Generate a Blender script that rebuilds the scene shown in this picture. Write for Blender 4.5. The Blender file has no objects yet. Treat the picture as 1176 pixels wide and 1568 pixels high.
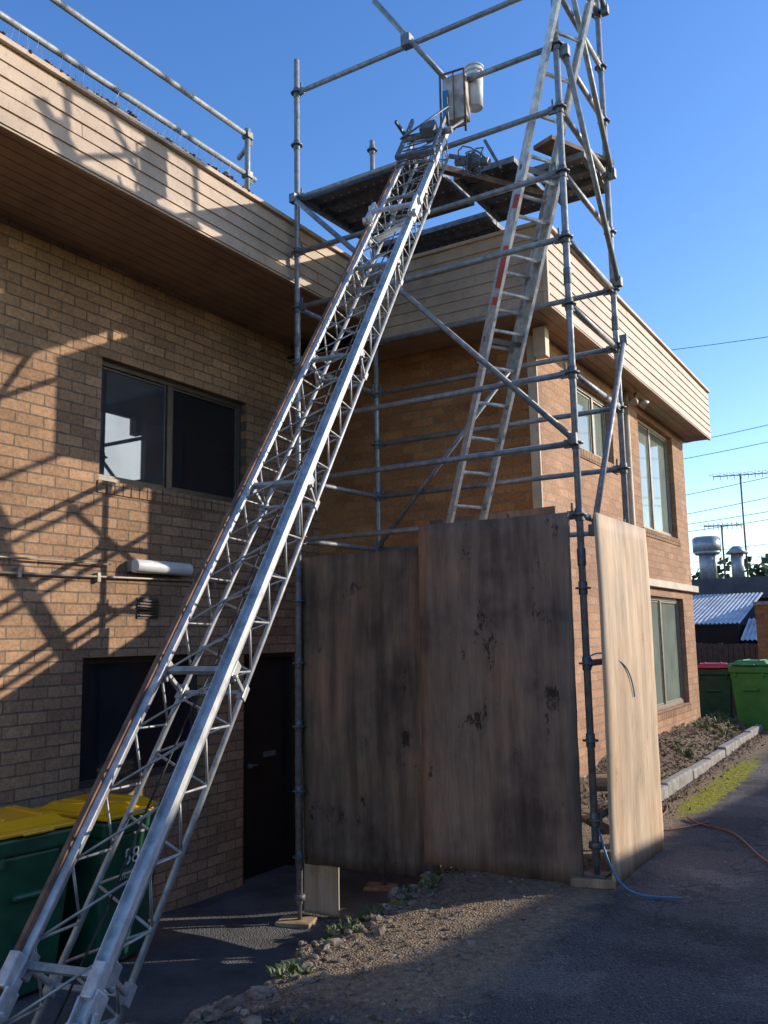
import bpy, math, random
from mathutils import Vector, Matrix, noise
random.seed(7)
V=Vector
scene=bpy.context.scene
# ------------------------------------------------------------------ camera
yaw=math.radians(31.8);pt=math.radians(8.1)
F=V((-math.sin(yaw)*math.cos(pt),math.cos(yaw)*math.cos(pt),math.sin(pt)))
R0=V((math.cos(yaw),math.sin(yaw),0)); U0=R0.cross(F)
R=(R0-0.0177*U0).normalized(); U=(U0+0.0177*R0).normalized()
cd=bpy.data.cameras.new('camera'); cam=bpy.data.objects.new('camera',cd)
scene.collection.objects.link(cam)
m=Matrix(((R.x,U.x,-F.x,0),(R.y,U.y,-F.y,0),(R.z,U.z,-F.z,1.6),(0,0,0,1)))
cam.matrix_world=m
cd.sensor_fit='VERTICAL'; cd.sensor_height=36; cd.sensor_width=27; cd.lens=36*1340/1568
cd.clip_end=2000; cd.clip_start=0.05
scene.camera=cam
# ------------------------------------------------------------------ light
S=V((0.725,0.69,0.363)).normalized()
el=math.asin(S.z); az=math.atan2(S.x,S.y)
w=bpy.data.worlds.new('World'); scene.world=w; w.use_nodes=True
nt=w.node_tree; bg=nt.nodes['Background']
sky=nt.nodes.new('ShaderNodeTexSky'); sky.sky_type='NISHITA'; sky.sun_disc=False
sky.sun_elevation=el; sky.sun_rotation=az; sky.air_density=1.0; sky.dust_density=0.4; sky.ozone_density=2.0
hs=nt.nodes.new('ShaderNodeHueSaturation'); hs.inputs['Hue'].default_value=0.512; hs.inputs['Saturation'].default_value=1.28; hs.inputs['Value'].default_value=1.85
nt.links.new(sky.outputs[0],hs.inputs['Color']); nt.links.new(hs.outputs[0],bg.inputs[0]); bg.inputs[1].default_value=0.15
sl=bpy.data.lights.new('sun','SUN'); sl.energy=5.0; sl.angle=math.radians(0.5); sl.color=(1.0,0.91,0.78)
so=bpy.data.objects.new('sun',sl); scene.collection.objects.link(so)
so.rotation_mode='QUATERNION'; so.rotation_quaternion=S.to_track_quat('Z','Y'); so.location=(10,10,10)
scene.view_settings.view_transform='Standard'; scene.view_settings.look='None'; scene.view_settings.exposure=0
# ------------------------------------------------------------------ materials
def newmat(name):
    m=bpy.data.materials.new(name); m.use_nodes=True
    return m,m.node_tree,m.node_tree.nodes['Principled BSDF']
def N(nt,t,**k):
    n=nt.nodes.new(t)
    for a,b in k.items(): setattr(n,a,b)
    return n
def c4(c): return (c[0],c[1],c[2],1)
def ramp(nt,pts):
    r=nt.nodes.new('ShaderNodeValToRGB'); e=r.color_ramp.elements
    while len(e)<len(pts): e.new(0.5)
    for i,(p,c) in enumerate(pts):
        e[i].position=p; e[i].color=c4(c) if hasattr(c,'__len__') else (c,c,c,1)
    return r
def mixc(nt,a,b,fac,mode='MIX'):
    n=nt.nodes.new('ShaderNodeMix'); n.data_type='RGBA'; n.blend_type=mode
    for s,v in ((0,fac),(6,a),(7,b)):
        if hasattr(v,'is_output'): nt.links.new(v,n.inputs[s])
        elif s==0: n.inputs[0].default_value=v
        else: n.inputs[s].default_value=c4(v)
    return n.outputs[2]
def coords(nt,scale=(1,1,1),loc=(0,0,0)):
    tc=nt.nodes.new('ShaderNodeTexCoord'); mp=nt.nodes.new('ShaderNodeMapping')
    mp.inputs['Scale'].default_value=scale; mp.inputs['Location'].default_value=loc; nt.links.new(tc.outputs['Object'],mp.inputs[0]); return mp.outputs[0]
def noi(nt,scale,detail=3,vec=None,rough=0.55):
    n=N(nt,'ShaderNodeTexNoise'); n.inputs['Scale'].default_value=scale; n.inputs['Detail'].default_value=detail
    n.inputs['Roughness'].default_value=rough
    nt.links.new(vec if vec else coords(nt),n.inputs['Vector']); return n.outputs['Fac']
def bump(nt,b,h,strength=0.3,dist=0.01):
    n=nt.nodes.new('ShaderNodeBump'); n.inputs['Strength'].default_value=strength; n.inputs['Distance'].default_value=dist
    nt.links.new(h,n.inputs['Height']); nt.links.new(n.outputs[0],b.inputs['Normal']); return n
def simple(name,c,rough=0.6,metal=0.0,var=0.35,scale=8,bmp=0.1,stretch=(1,1,1),c2=None,spec=None):
    m,nt,b=newmat(name)
    v=coords(nt,stretch); f=noi(nt,scale,4,v)
    a=c2 if c2 else tuple(x*(1-var) for x in c)
    r=ramp(nt,[(0.35,a),(0.65,c)]); nt.links.new(f,r.inputs[0])
    nt.links.new(r.outputs[0],b.inputs['Base Color'])
    b.inputs['Roughness'].default_value=rough; b.inputs['Metallic'].default_value=metal
    if spec is not None: b.inputs['Specular IOR Level'].default_value=spec
    if bmp: bump(nt,b,noi(nt,scale*6,2,v),bmp,0.004)
    return m
def brick(name,axis,ca,cb,cm):
    m,nt,b=newmat(name)
    tc=nt.nodes.new('ShaderNodeTexCoord'); sp=nt.nodes.new('ShaderNodeSeparateXYZ'); cb_=nt.nodes.new('ShaderNodeCombineXYZ')
    nt.links.new(tc.outputs['Object'],sp.inputs[0]); nt.links.new(sp.outputs[axis],cb_.inputs[0]); nt.links.new(sp.outputs[2],cb_.inputs[1])
    wb=N(nt,'ShaderNodeTexNoise'); wb.inputs['Scale'].default_value=9; wb.inputs['Detail'].default_value=1; nt.links.new(coords(nt),wb.inputs['Vector'])
    va=N(nt,'ShaderNodeVectorMath',operation='SCALE'); va.inputs['Scale'].default_value=0.009; nt.links.new(wb.outputs['Color'],va.inputs[0])
    vb=N(nt,'ShaderNodeVectorMath',operation='ADD'); nt.links.new(cb_.outputs[0],vb.inputs[0]); nt.links.new(va.outputs[0],vb.inputs[1])
    br=N(nt,'ShaderNodeTexBrick'); br.inputs['Scale'].default_value=1
    br.inputs['Brick Width'].default_value=0.24; br.inputs['Row Height'].default_value=0.086
    br.inputs['Mortar Size'].default_value=0.0065; br.inputs['Mortar Smooth'].default_value=0.2; br.inputs['Bias'].default_value=0.0
    br.inputs['Color1'].default_value=c4(ca); br.inputs['Color2'].default_value=c4(cb); br.inputs['Mortar'].default_value=c4(cm)
    nt.links.new(vb.outputs[0],br.inputs['Vector'])
    n1=noi(nt,45,3); r1=ramp(nt,[(0.3,0.70),(0.7,1.15)]); nt.links.new(n1,r1.inputs[0])
    c=mixc(nt,br.outputs['Color'],r1.outputs[0],1.0,'MULTIPLY')
    n2=noi(nt,0.9,4); r2=ramp(nt,[(0.3,(0.62,0.58,0.55)),(0.62,(1.05,1.03,1.0))]); nt.links.new(n2,r2.inputs[0])
    c=mixc(nt,c,r2.outputs[0],0.85,'MULTIPLY')
    n3=noi(nt,11,4,None,0.7); r3=ramp(nt,[(0.66,0.0),(0.76,0.4)]); nt.links.new(n3,r3.inputs[0])
    c=mixc(nt,c,(0.48,0.40,0.32),r3.outputs[0])
    nt.links.new(c,b.inputs['Base Color']); b.inputs['Roughness'].default_value=0.85
    b.inputs['Specular IOR Level'].default_value=0.25
    sub=N(nt,'ShaderNodeMath',operation='MULTIPLY_ADD'); sub.inputs[1].default_value=-1.0
    nt.links.new(br.outputs['Fac'],sub.inputs[0])
    k=N(nt,'ShaderNodeMath',operation='MULTIPLY'); k.inputs[1].default_value=0.35
    nt.links.new(n1,k.inputs[0]); nt.links.new(k.outputs[0],sub.inputs[2])
    bump(nt,b,sub.outputs[0],0.9,0.008)
    return m
BR_L=brick('brick_left',1,(0.50,0.305,0.175),(0.34,0.20,0.115),(0.20,0.15,0.11))
BR_F=brick('brick_front',0,(0.56,0.26,0.10),(0.38,0.165,0.062),(0.33,0.25,0.17))
BR_R=brick('brick_side',1,(0.56,0.32,0.19),(0.43,0.235,0.135),(0.38,0.30,0.23))
BR_N=brick('brick_neighbour',1,(0.34,0.2,0.13),(0.26,0.15,0.1),(0.3,0.27,0.22))
def siding(name,c):
    m,nt,b=newmat(name)
    v=coords(nt,(1,1,1)); f=noi(nt,2.5,4,v,0.65)
    r=ramp(nt,[(0.3,tuple(x*0.68 for x in c)),(0.6,c)]); nt.links.new(f,r.inputs[0])
    f2=noi(nt,40,3,coords(nt,(1,1,0.35)),0.6); r2=ramp(nt,[(0.28,0.62),(0.42,1.0)]); nt.links.new(f2,r2.inputs[0])
    nt.links.new(mixc(nt,r.outputs[0],r2.outputs[0],0.75,'MULTIPLY'),b.inputs['Base Color'])
    b.inputs['Roughness'].default_value=0.6; bump(nt,b,f2,0.15,0.003); return m
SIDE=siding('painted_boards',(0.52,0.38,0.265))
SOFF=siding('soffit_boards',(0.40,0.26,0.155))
CREAM=siding('cream_paint',(0.62,0.51,0.37))
def galv(name,c=(0.42,0.43,0.44),metal=0.55,rough=0.5,rust=0.25):
    m,nt,b=newmat(name)
    f=noi(nt,18,4,None,0.65); r=ramp(nt,[(0.3,tuple(x*0.55 for x in c)),(0.62,c)]); nt.links.new(f,r.inputs[0])
    f2=noi(nt,7,4,None,0.7); r2=ramp(nt,[(0.60,0.0),(0.72,1.0)]); nt.links.new(f2,r2.inputs[0])
    k=N(nt,'ShaderNodeMath',operation='MULTIPLY'); k.inputs[1].default_value=rust; nt.links.new(r2.outputs[0],k.inputs[0])
    nt.links.new(mixc(nt,r.outputs[0],(0.16,0.09,0.05),k.outputs[0]),b.inputs['Base Color'])
    rr=ramp(nt,[(0.3,min(1,rough+0.2)),(0.7,rough)]); nt.links.new(f,rr.inputs[0]); nt.links.new(rr.outputs[0],b.inputs['Roughness'])
    b.inputs['Metallic'].default_value=metal; return m
GALV=galv('galvanised_steel',(0.36,0.365,0.365),0.45,0.5,0.4); GALVD=galv('galvanised_dark',(0.22,0.225,0.23),0.55,0.5,0.6)
DECKM=galv('deck_steel',(0.20,0.205,0.21),0.35,0.6,0.3)
ALU=galv('aluminium',(0.74,0.725,0.70),0.4,0.42,0.2); ALUT=galv('aluminium_truss',(0.46,0.45,0.43),0.45,0.45,0.6)
RUST=simple('rusty_strip',(0.30,0.16,0.09),0.8,0.1,c2=(0.12,0.065,0.04),scale=14)
def plym(name,dark,mid,light,stain=1.0,loc=(0,0,0)):
    m,nt,b=newmat(name)
    g=noi(nt,1.0,4,coords(nt,(11,11,1.1),loc),0.6); big=noi(nt,1.9,4,coords(nt,(1,1,.8),loc),0.62); fine=noi(nt,1.0,3,coords(nt,(140,140,6),loc))
    r=ramp(nt,[(0.34,dark),(0.5,mid),(0.66,light)]); nt.links.new(g,r.inputs[0])
    r2=ramp(nt,[(0.32,(0.45,0.43,0.43)),(0.46,(0.86,0.82,0.79)),(0.54,(1.05,0.96,0.88)),(0.66,(1.38,1.12,0.92))]); nt.links.new(big,r2.inputs[0])
    c=mixc(nt,r.outputs[0],r2.outputs[0],stain,'MULTIPLY')
    r3=ramp(nt,[(0.3,0.82),(0.7,1.14)]); nt.links.new(fine,r3.inputs[0]); c=mixc(nt,c,r3.outputs[0],0.8,'MULTIPLY')
    s=noi(nt,1.0,5,coords(nt,(4.5,4.5,2.2),loc),0.8); r4=ramp(nt,[(0.335,0.14),(0.39,1.0)]); nt.links.new(s,r4.inputs[0])
    c=mixc(nt,c,r4.outputs[0],stain*0.85,'MULTIPLY')
    sc=noi(nt,1.0,3,coords(nt,(60,60,9),loc),0.75); r5=ramp(nt,[(0.68,0.0),(0.76,0.45)]); nt.links.new(sc,r5.inputs[0])
    c=mixc(nt,c,(0.42,0.35,0.28),r5.outputs[0])
    nt.links.new(c,b.inputs['Base Color']); b.inputs['Roughness'].default_value=0.72
    b.inputs['Specular IOR Level'].default_value=0.25
    bump(nt,b,fine,0.3,0.004); return m
PLY=plym('weathered_plywood',(0.19,0.13,0.098),(0.275,0.192,0.145),(0.36,0.255,0.19))
PLYB=plym('weathered_plywood_dark',(0.13,0.094,0.07),(0.20,0.145,0.108),(0.275,0.20,0.145),1.0,(7,3,5))
PLYL=plym('plywood_sunlit',(0.44,0.33,0.22),(0.55,0.42,0.29),(0.64,0.51,0.37),0.4)  # paler plywood copy for sunlit pieces, sun brightness put into the colour
TIMB=plym('timber',(0.25,0.18,0.11),(0.38,0.28,0.17),(0.5,0.38,0.24),0.6)
FRAME=simple('window_frame',(0.11,0.085,0.066),0.4,0.3,0.3,20,0)
FRAMEL=simple('window_frame_light',(0.38,0.32,0.24),0.45,0.2,0.3,20,0)
DARK=simple('dark_void',(0.012,0.011,0.01),0.8,0,0.3,3,0)
DOOR=simple('door_paint',(0.018,0.016,0.016),0.45,0,0.4,5,0.05)
def glass(name,c,rough=0.03,spec=0.9,metal=0.0):
    m,nt,b=newmat(name)
    f=noi(nt,3,3); r=ramp(nt,[(0.3,tuple(x*0.75 for x in c)),(0.7,c)]); nt.links.new(f,r.inputs[0]); nt.links.new(r.outputs[0],b.inputs['Base Color'])
    b.inputs['Roughness'].default_value=rough; b.inputs['Metallic'].default_value=metal
    b.inputs['Specular IOR Level'].default_value=spec; b.inputs['IOR'].default_value=1.6
    return m
GLASS=glass('window_glass',(0.02,0.023,0.027),0.05,0.35); GLASSR=glass('window_glass_film',(0.17,0.19,0.21),0.02,0.5,0.7); GLASSL=glass('window_glass_curtain_sky',(0.26,0.30,0.25),0.04)  # curtain panes: pale greenish sky reflection painted into the base colour too
WHITE=simple('white_plastic',(0.80,0.79,0.75),0.4,0,0.18,6,0.05)
BLUEP=simple('blue_plastic',(0.02,0.22,0.42),0.4,0,0.2,6,0.03)
BLACK=simple('black_rubber',(0.02,0.02,0.02),0.6,0,0.3,9,0.1)
BING=simple('bin_green',(0.025,0.115,0.06),0.4,0,0.4,7,0.08)
BINB=simple('bin_bright_green',(0.07,0.32,0.07),0.45,0,0.25,6,0.08)
LIDY=simple('bin_lid_yellow',(0.95,0.50,0.008),0.3,0,0.1,4,0.04)
LIDR=simple('bin_lid_red',(0.62,0.04,0.035),0.35,0,0.2,5,0.05)
RED=simple('red_sticker',(0.70,0.10,0.04),0.4,0,0.2,9,0.0)
CORR=simple('corrugated_iron',(0.60,0.61,0.60),0.5,0.1,0.35,3,0.0)
ROOFM=simple('roof_dark',(0.10,0.10,0.11),0.7,0,0.4,3,0.1)
CONC=simple('concrete',(0.38,0.35,0.31),0.9,0,0.4,9,0.4)
STONE=simple('rubble_stone',(0.36,0.29,0.215),0.95,0,0.6,12,0.6)
CARD=simple('box_panel',(0.56,0.50,0.45),0.7,0,0.5,9,0.1,c2=(0.30,0.23,0.18))
LEAF=simple('leaf_green',(0.11,0.18,0.03),0.6,0,0.5,9,0)
LITTER=simple('leaf_litter',(0.26,0.17,0.09),0.9,0,0.7,20,0)
TREE=simple('tree_foliage',(0.08,0.11,0.04),0.8,0,0.6,2,0)
ORANGE=simple('reddish_cable',(0.34,0.12,0.06),0.5,0,0.2,9,0)
# ------------------------------------------------------------------ mesh collector
class M:
    def __init__(s): s.v=[];s.f=[];s.sm=[]
    def quad(s,a,b,c,d): 
        i=len(s.v); s.v+= [V(a),V(b),V(c),V(d)]; s.f.append((i,i+1,i+2,i+3)); s.sm.append(False)
    def box(s,lo,hi):
        lo=V(lo);hi=V(hi); s.obox((lo+hi)/2,V((1,0,0)),V((0,1,0)),V((0,0,1)),(hi-lo)/2)
    def obox(s,c,a,b,n,h):
        c=V(c);i=len(s.v)
        for sx in(-1,1):
            for sy in(-1,1):
                for sz in(-1,1): s.v.append(c+a*sx*h[0]+b*sy*h[1]+n*sz*h[2])
        for f in((0,1,3,2),(4,6,7,5),(0,4,5,1),(2,3,7,6),(0,2,6,4),(1,5,7,3)):
            s.f.append(tuple(i+k for k in f)); s.sm.append(False)
    def beam(s,p,q,w,h,up=(0,0,1)):
        p=V(p);q=V(q);a=(q-p);L=a.length;a.normalize();b=a.cross(V(up))
        if b.length<1e-3:b=a.cross(V((0,1,0)))
        b.normalize();n=b.cross(a); s.obox((p+q)/2,a,b,n,(L/2,w/2,h/2))
    def tube(s,p,q,r,seg=10,r2=None,cap=True):
        p=V(p);q=V(q);a=(q-p)
        if a.length<1e-6:return
        a.normalize(); t=V((0,0,1)) if abs(a.z)<0.9 else V((1,0,0)); b=a.cross(t).normalized(); n=a.cross(b)
        r2=r if r2 is None else r2;i=len(s.v)
        for k in range(seg):
            an=2*math.pi*k/seg; o=b*math.cos(an)+n*math.sin(an); s.v.append(p+o*r); s.v.append(q+o*r2)
        for k in range(seg):
            j=(k+1)%seg; s.f.append((i+2*k,i+2*j,i+2*j+1,i+2*k+1)); s.sm.append(True)
        if cap:
            s.f.append(tuple(i+2*k for k in reversed(range(seg)))); s.sm.append(False)
            s.f.append(tuple(i+2*k+1 for k in range(seg))); s.sm.append(False)
    def path(s,pts,r,seg=8):
        for a,b in zip(pts,pts[1:]): s.tube(a,b,r,seg)
def obj(name,mc,mat,parent=None,bev=0):
    me=bpy.data.meshes.new(name); me.from_pydata([tuple(v) for v in mc.v],[],mc.f); me.update()
    me.polygons.foreach_set('use_smooth',mc.sm); me.materials.append(mat)
    o=bpy.data.objects.new(name,me); scene.collection.objects.link(o)
    if parent:o.parent=parent
    if bev:
        b=o.modifiers.new('bevel','BEVEL'); b.width=bev; b.segments=2; b.limit_method='ANGLE'; b.angle_limit=0.9
    return o
def empty(name):
    o=bpy.data.objects.new(name,None); scene.collection.objects.link(o); return o
# ------------------------------------------------------------------ ground
def sst(a,b,x):
    t=max(0,min(1,(x-a)/(b-a))); return t*t*(3-2*t)
def edge(y): return -3.02-0.09*(y-4)+0.13*noise.noise(V((y*1.3,3,0)))+0.09*noise.noise(V((y*5,7,0)))
def gz(x,y):
    up=0.0-0.05*sst(-2.2,-3.1,x)+0.008*noise.noise(V((x*1.5,y*1.5,0)))
    if y<14 and y>7.4 and x>-3: up+=0.08*sst(9,14,y)
    elif y>=14: up+=0.08*(1-sst(14,18,y))
    if x<-1.9 and y<7: up+=0.014*sst(-1.9,-2.4,x)*noise.noise(V((x*7,y*7,4)))
    low=-0.50-0.10*sst(3.8,6,y)+0.008*noise.noise(V((x*2,y*2,1)))
    e=edge(y)
    wd=0.16+0.10*noise.noise(V((y*2,1,5)))
    k=sst(e-wd,e+0.06,x)
    if y>9: k=1 
    z=low*(1-k)+up*k
    band=math.exp(-((x-e+0.02)/0.18)**2) if y<9 else 0
    z+=band*0.09*noise.noise(V((x*9,y*9,2)))
    return z,k,band
def axis(lo,hi,st,far):
    a=[];v=lo
    while v<hi+1e-6: a.append(v); v+=st
    d=st;q=lo
    pre=[]
    while q>-far: d*=1.6;q-=d;pre.append(q)
    post=[];d=st;q=a[-1]
    while q<far: d*=1.6;q+=d;post.append(q)
    return pre[::-1]+a+post
xs=axis(-6,3,0.04,500); ys=axis(2,16,0.055,900)
gv=[];cols=[]
for y in ys:
    for x in xs:
        z,k,band=gz(x,y); gv.append((x,y,z))
        moss=1.0*math.exp(-((x+2.02)/0.20)**2)*sst(7.6,8.6,y)*(1-sst(10.5,13.5,y))
        moss+=0.72*band*sst(3.4,4.4,y)*(1-sst(6,7,y))
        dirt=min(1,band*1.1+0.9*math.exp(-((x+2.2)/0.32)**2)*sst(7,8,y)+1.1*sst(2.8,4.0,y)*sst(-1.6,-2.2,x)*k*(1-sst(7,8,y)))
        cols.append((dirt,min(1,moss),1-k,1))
nx=len(xs); gf=[(j*nx+i,j*nx+i+1,(j+1)*nx+i+1,(j+1)*nx+i) for j in range(len(ys)-1) for i in range(nx-1)]
me=bpy.data.meshes.new('ground'); me.from_pydata(gv,[],gf); me.update()
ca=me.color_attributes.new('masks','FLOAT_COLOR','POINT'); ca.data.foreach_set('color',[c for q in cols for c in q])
me.polygons.foreach_set('use_smooth',[True]*len(gf))
gm,nt,b=newmat('asphalt_ground')
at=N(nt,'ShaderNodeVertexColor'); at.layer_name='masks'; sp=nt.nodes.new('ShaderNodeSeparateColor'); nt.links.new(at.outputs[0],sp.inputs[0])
vo=N(nt,'ShaderNodeTexVoronoi'); vo.inputs['Scale'].default_value=80; nt.links.new(coords(nt),vo.inputs['Vector'])
r=ramp(nt,[(0.0,(0.27,0.255,0.24)),(0.35,(0.125,0.122,0.12)),(1,(0.055,0.055,0.056))]); nt.links.new(vo.outputs['Distance'],r.inputs[0])
big=noi(nt,0.9,5,None,0.6); rb=ramp(nt,[(0.40,(0.55,0.55,0.57)),(0.47,(0.9,0.9,0.9)),(0.56,(1.0,0.98,0.95)),(0.60,(1.55,1.48,1.38))]); nt.links.new(big,rb.inputs[0])
c=mixc(nt,r.outputs[0],rb.outputs[0],1,'MULTIPLY')
sp2=noi(nt,30,3,None,0.7); rs=ramp(nt,[(0.62,0.0),(0.72,1.0)]); nt.links.new(sp2,rs.inputs[0])
c=mixc(nt,c,(0.30,0.28,0.25),rs.outputs[0])
vc=N(nt,'ShaderNodeTexVoronoi',feature='DISTANCE_TO_EDGE'); vc.inputs['Scale'].default_value=0.9
dn=N(nt,'ShaderNodeTexNoise'); dn.inputs['Scale'].default_value=2.5; dn.inputs['Detail'].default_value=4; nt.links.new(coords(nt),dn.inputs['Vector'])
va=N(nt,'ShaderNodeVectorMath',operation='SCALE'); va.inputs['Scale'].default_value=0.9; nt.links.new(dn.outputs['Color'],va.inputs[0])
vb=N(nt,'ShaderNodeVectorMath',operation='ADD'); nt.links.new(coords(nt),vb.inputs[0]); nt.links.new(va.outputs[0],vb.inputs[1]); nt.links.new(vb.outputs[0],vc.inputs['Vector'])
rc=ramp(nt,[(0.0,0.35),(0.012,1.0)]); nt.links.new(vc.outputs['Distance'],rc.inputs[0])
c=mixc(nt,c,rc.outputs[0],0.8,'MULTIPLY')
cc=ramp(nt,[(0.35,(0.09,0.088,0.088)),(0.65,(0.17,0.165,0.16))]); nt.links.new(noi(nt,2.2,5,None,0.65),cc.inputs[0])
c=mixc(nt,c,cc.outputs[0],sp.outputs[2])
def masked(out,sc,lo,hi):
    n=noi(nt,sc,4,None,0.65); a=N(nt,'ShaderNodeMath',operation='ADD'); nt.links.new(n,a.inputs[0]); nt.links.new(out,a.inputs[1])
    rr=ramp(nt,[(lo*.5,0.0),(hi*.5,1.0)])
    hf=N(nt,'ShaderNodeMath',operation='MULTIPLY'); hf.inputs[1].default_value=.5; nt.links.new(a.outputs[0],hf.inputs[0])
    nt.links.new(hf.outputs[0],rr.inputs[0]); return rr.outputs[0]
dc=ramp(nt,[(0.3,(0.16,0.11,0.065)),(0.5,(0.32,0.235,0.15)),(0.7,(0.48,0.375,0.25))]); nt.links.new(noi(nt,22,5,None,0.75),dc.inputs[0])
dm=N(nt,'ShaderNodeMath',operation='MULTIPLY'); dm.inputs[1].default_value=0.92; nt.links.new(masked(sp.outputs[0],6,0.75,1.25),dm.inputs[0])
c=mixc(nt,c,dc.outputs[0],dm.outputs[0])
mo=ramp(nt,[(0.3,(0.12,0.13,0.015)),(0.7,(0.42,0.40,0.03))]); nt.links.new(noi(nt,25,3),mo.inputs[0])
c=mixc(nt,c,mo.outputs[0],masked(sp.outputs[1],6,1.0,1.2))
nt.links.new(c,b.inputs['Base Color']); b.inputs['Roughness'].default_value=0.85; b.inputs['Specular IOR Level'].default_value=0.3
ad=N(nt,'ShaderNodeMath',operation='MULTIPLY_ADD'); ad.inputs[1].default_value=1.5
nt.links.new(noi(nt,14,4,None,0.7),ad.inputs[0]); nt.links.new(vo.outputs['Distance'],ad.inputs[2])
bump(nt,b,ad.outputs[0],0.9,0.016)
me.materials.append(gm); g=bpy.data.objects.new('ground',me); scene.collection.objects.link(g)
# rubble + litter
def rock(mc,p,r,rnd):
    i=len(mc.v); n=7
    rings=[(-0.55,0.75),(0.0,1.0),(0.5,0.7)]
    pts=[V((0,0,-0.8))]
    for zz,rr in rings:
        for k in range(n):
            a=2*math.pi*(k+rnd.random()*0.7)/n; pts.append(V((math.cos(a)*rr*rnd.uniform(.65,1.25),math.sin(a)*rr*rnd.uniform(.65,1.25),zz+rnd.uniform(-.2,.2))))
    pts.append(V((rnd.uniform(-.3,.3),rnd.uniform(-.3,.3),0.75)))
    rot=Matrix.Rotation(rnd.random()*6.28,3,'Z')@Matrix.Rotation(rnd.uniform(-.7,.7),3,'X')
    sc=V((rnd.uniform(.8,1.5),rnd.uniform(.6,1.0),rnd.uniform(.4,.75)))
    for q in pts: mc.v.append(V(p)+rot@V((q.x*sc.x*r,q.y*sc.y*r,q.z*sc.z*r)))
    def add(*f): mc.f.append(tuple(i+k for k in f)); mc.sm.append(False)
    for k in range(n):
        j=(k+1)%n; add(0,1+j,1+k); add(1+k,1+j,1+n+j,1+n+k); add(1+n+k,1+n+j,1+2*n+j,1+2*n+k); add(1+2*n+k,1+2*n+j,1+3*n)
rb=M(); rnd=random.Random(3)
for k in range(900):
    y=rnd.uniform(2.6,6.6); x=edge(y)+rnd.gauss(-0.03,0.16); r=0.006+abs(rnd.gauss(0,0.018))
    if rnd.random()<0.05:r=rnd.uniform(.04,.07)
    rock(rb,(x,y,gz(x,y)[0]+r*0.15),r,rnd)
for k in range(26):
    y=rnd.uniform(2.9,5.6); x=edge(y)+rnd.uniform(-.12,.05); r=rnd.uniform(.045,.095); rock(rb,(x,y,gz(x,y)[0]+r*0.1),r,rnd)
for k in range(420):
    y=rnd.uniform(3.2,6.2); x=edge(y)+rnd.uniform(0,1.1); r=rnd.uniform(.006,.02); rock(rb,(x,y,gz(x,y)[0]+r*0.2),r,rnd)
for k in range(1700):
    y=rnd.uniform(2,12); x=rnd.uniform(-3.2,0.2) if y<7 else rnd.uniform(-2.4,-0.5)
    r=rnd.uniform(.003,.008); rock(rb,(x,y,gz(x,y)[0]+r*0.4),r,rnd)
obj('rubble',rb,STONE)
def litter(mc,x,y,z,s,rnd,up=0.3):
    a=rnd.random()*6.28; d=V((math.cos(a),math.sin(a),rnd.uniform(-up,up))); e=V((-math.sin(a),math.cos(a),rnd.uniform(-up,up)))
    p=V((x,y,z)); mc.quad(p-d*s,p-e*s*.4,p+d*s,p+e*s*.4)
# ------------------------------------------------------------------ garden bed + kerb
gb=M(); rnd=random.Random(5)
NY=160;NX=12
def bedz(x,y):
    t=(x+2.97)/0.5; return 0.36*(1-t)+0.10*t+0.05*noise.noise(V((x*6,y*6,0)))+0.03*noise.noise(V((x*17,y*17,0)))+ (-0.22*(1-sst(7.6,9.2,y)))
for j in range(NY+1):
    y=7.7+j*(14.6-7.7)/NY
    for i in range(NX+1):
        x=-2.965+i*0.5/NX; gb.v.append(V((x,y,bedz(x,y))))
for j in range(NY):
    for i in range(NX):
        q=j*(NX+1)+i; gb.f.append((q,q+1,q+NX+2,q+NX+1)); gb.sm.append(True)
bedm=simple('bed_soil',(0.22,0.16,0.105),0.95,0,0.7,25,0.8)
obj('garden_bed',gb,bedm)
lt=M()
for k in range(5200):
    y=rnd.uniform(7.8,14.5); x=rnd.uniform(-2.95,-2.35); 
    z=bedz(x,y)
    if x>-2.46: 
        x=-2.34+abs(rnd.gauss(0,.12)); z=gz(x,y)[0]
    litter(lt,x,y,z+0.012,rnd.uniform(.006,.026),rnd,1.0)
for k in range(1500):
    y=rnd.uniform(3,7); x=edge(y)+rnd.gauss(0.15,0.3); litter(lt,x,y,gz(x,y)[0]+0.01,rnd.uniform(.006,.02),rnd,0.6)
for k in range(260):
    y=rnd.uniform(2.2,9); x=rnd.uniform(-3,0); litter(lt,x,y,gz(x,y)[0]+0.008,rnd.uniform(.006,.016),rnd,0.4)
obj('leaf_litter',lt,LITTER)
wd=M()
def tuft(mc,x,y,z,h,n,rnd):
    for k in range(n):
        a=rnd.random()*6.28; l=h*rnd.uniform(.4,1.2); d=V((math.cos(a),math.sin(a),0)); s=V((-d.y,d.x,0))*0.005*rnd.uniform(.6,1.5)
        p=V((x,y,z))+d*rnd.uniform(0,.04); m1=p+V((0,0,l*.6))+d*l*.25; t=p+V((0,0,l*.8))+d*l*.7
        mc.quad(p-s,p+s,m1+s,m1-s); mc.quad(m1-s,m1+s,t+s*.2,t-s*.2)
for cy,cnt in ((9.2,9),(10.6,5),(12.9,16),(14.0,22)):
    for k in range(cnt):
        y=rnd.gauss(cy,.22); x=rnd.uniform(-2.92,-2.52); tuft(wd,x,y,bedz(x,y),rnd.uniform(.02,.16),rnd.randint(8,20),rnd)
for cy in (3.7,4.3,4.6,5.2,5.9):
    for k in range(26):
        y=rnd.gauss(cy,.1); x=edge(y)+rnd.gauss(-.02,.09); tuft(wd,x,y,gz(x,y)[0],rnd.uniform(.02,.075),14,rnd)
obj('weeds',wd,LEAF)
kb=M(); y=8.2
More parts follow.
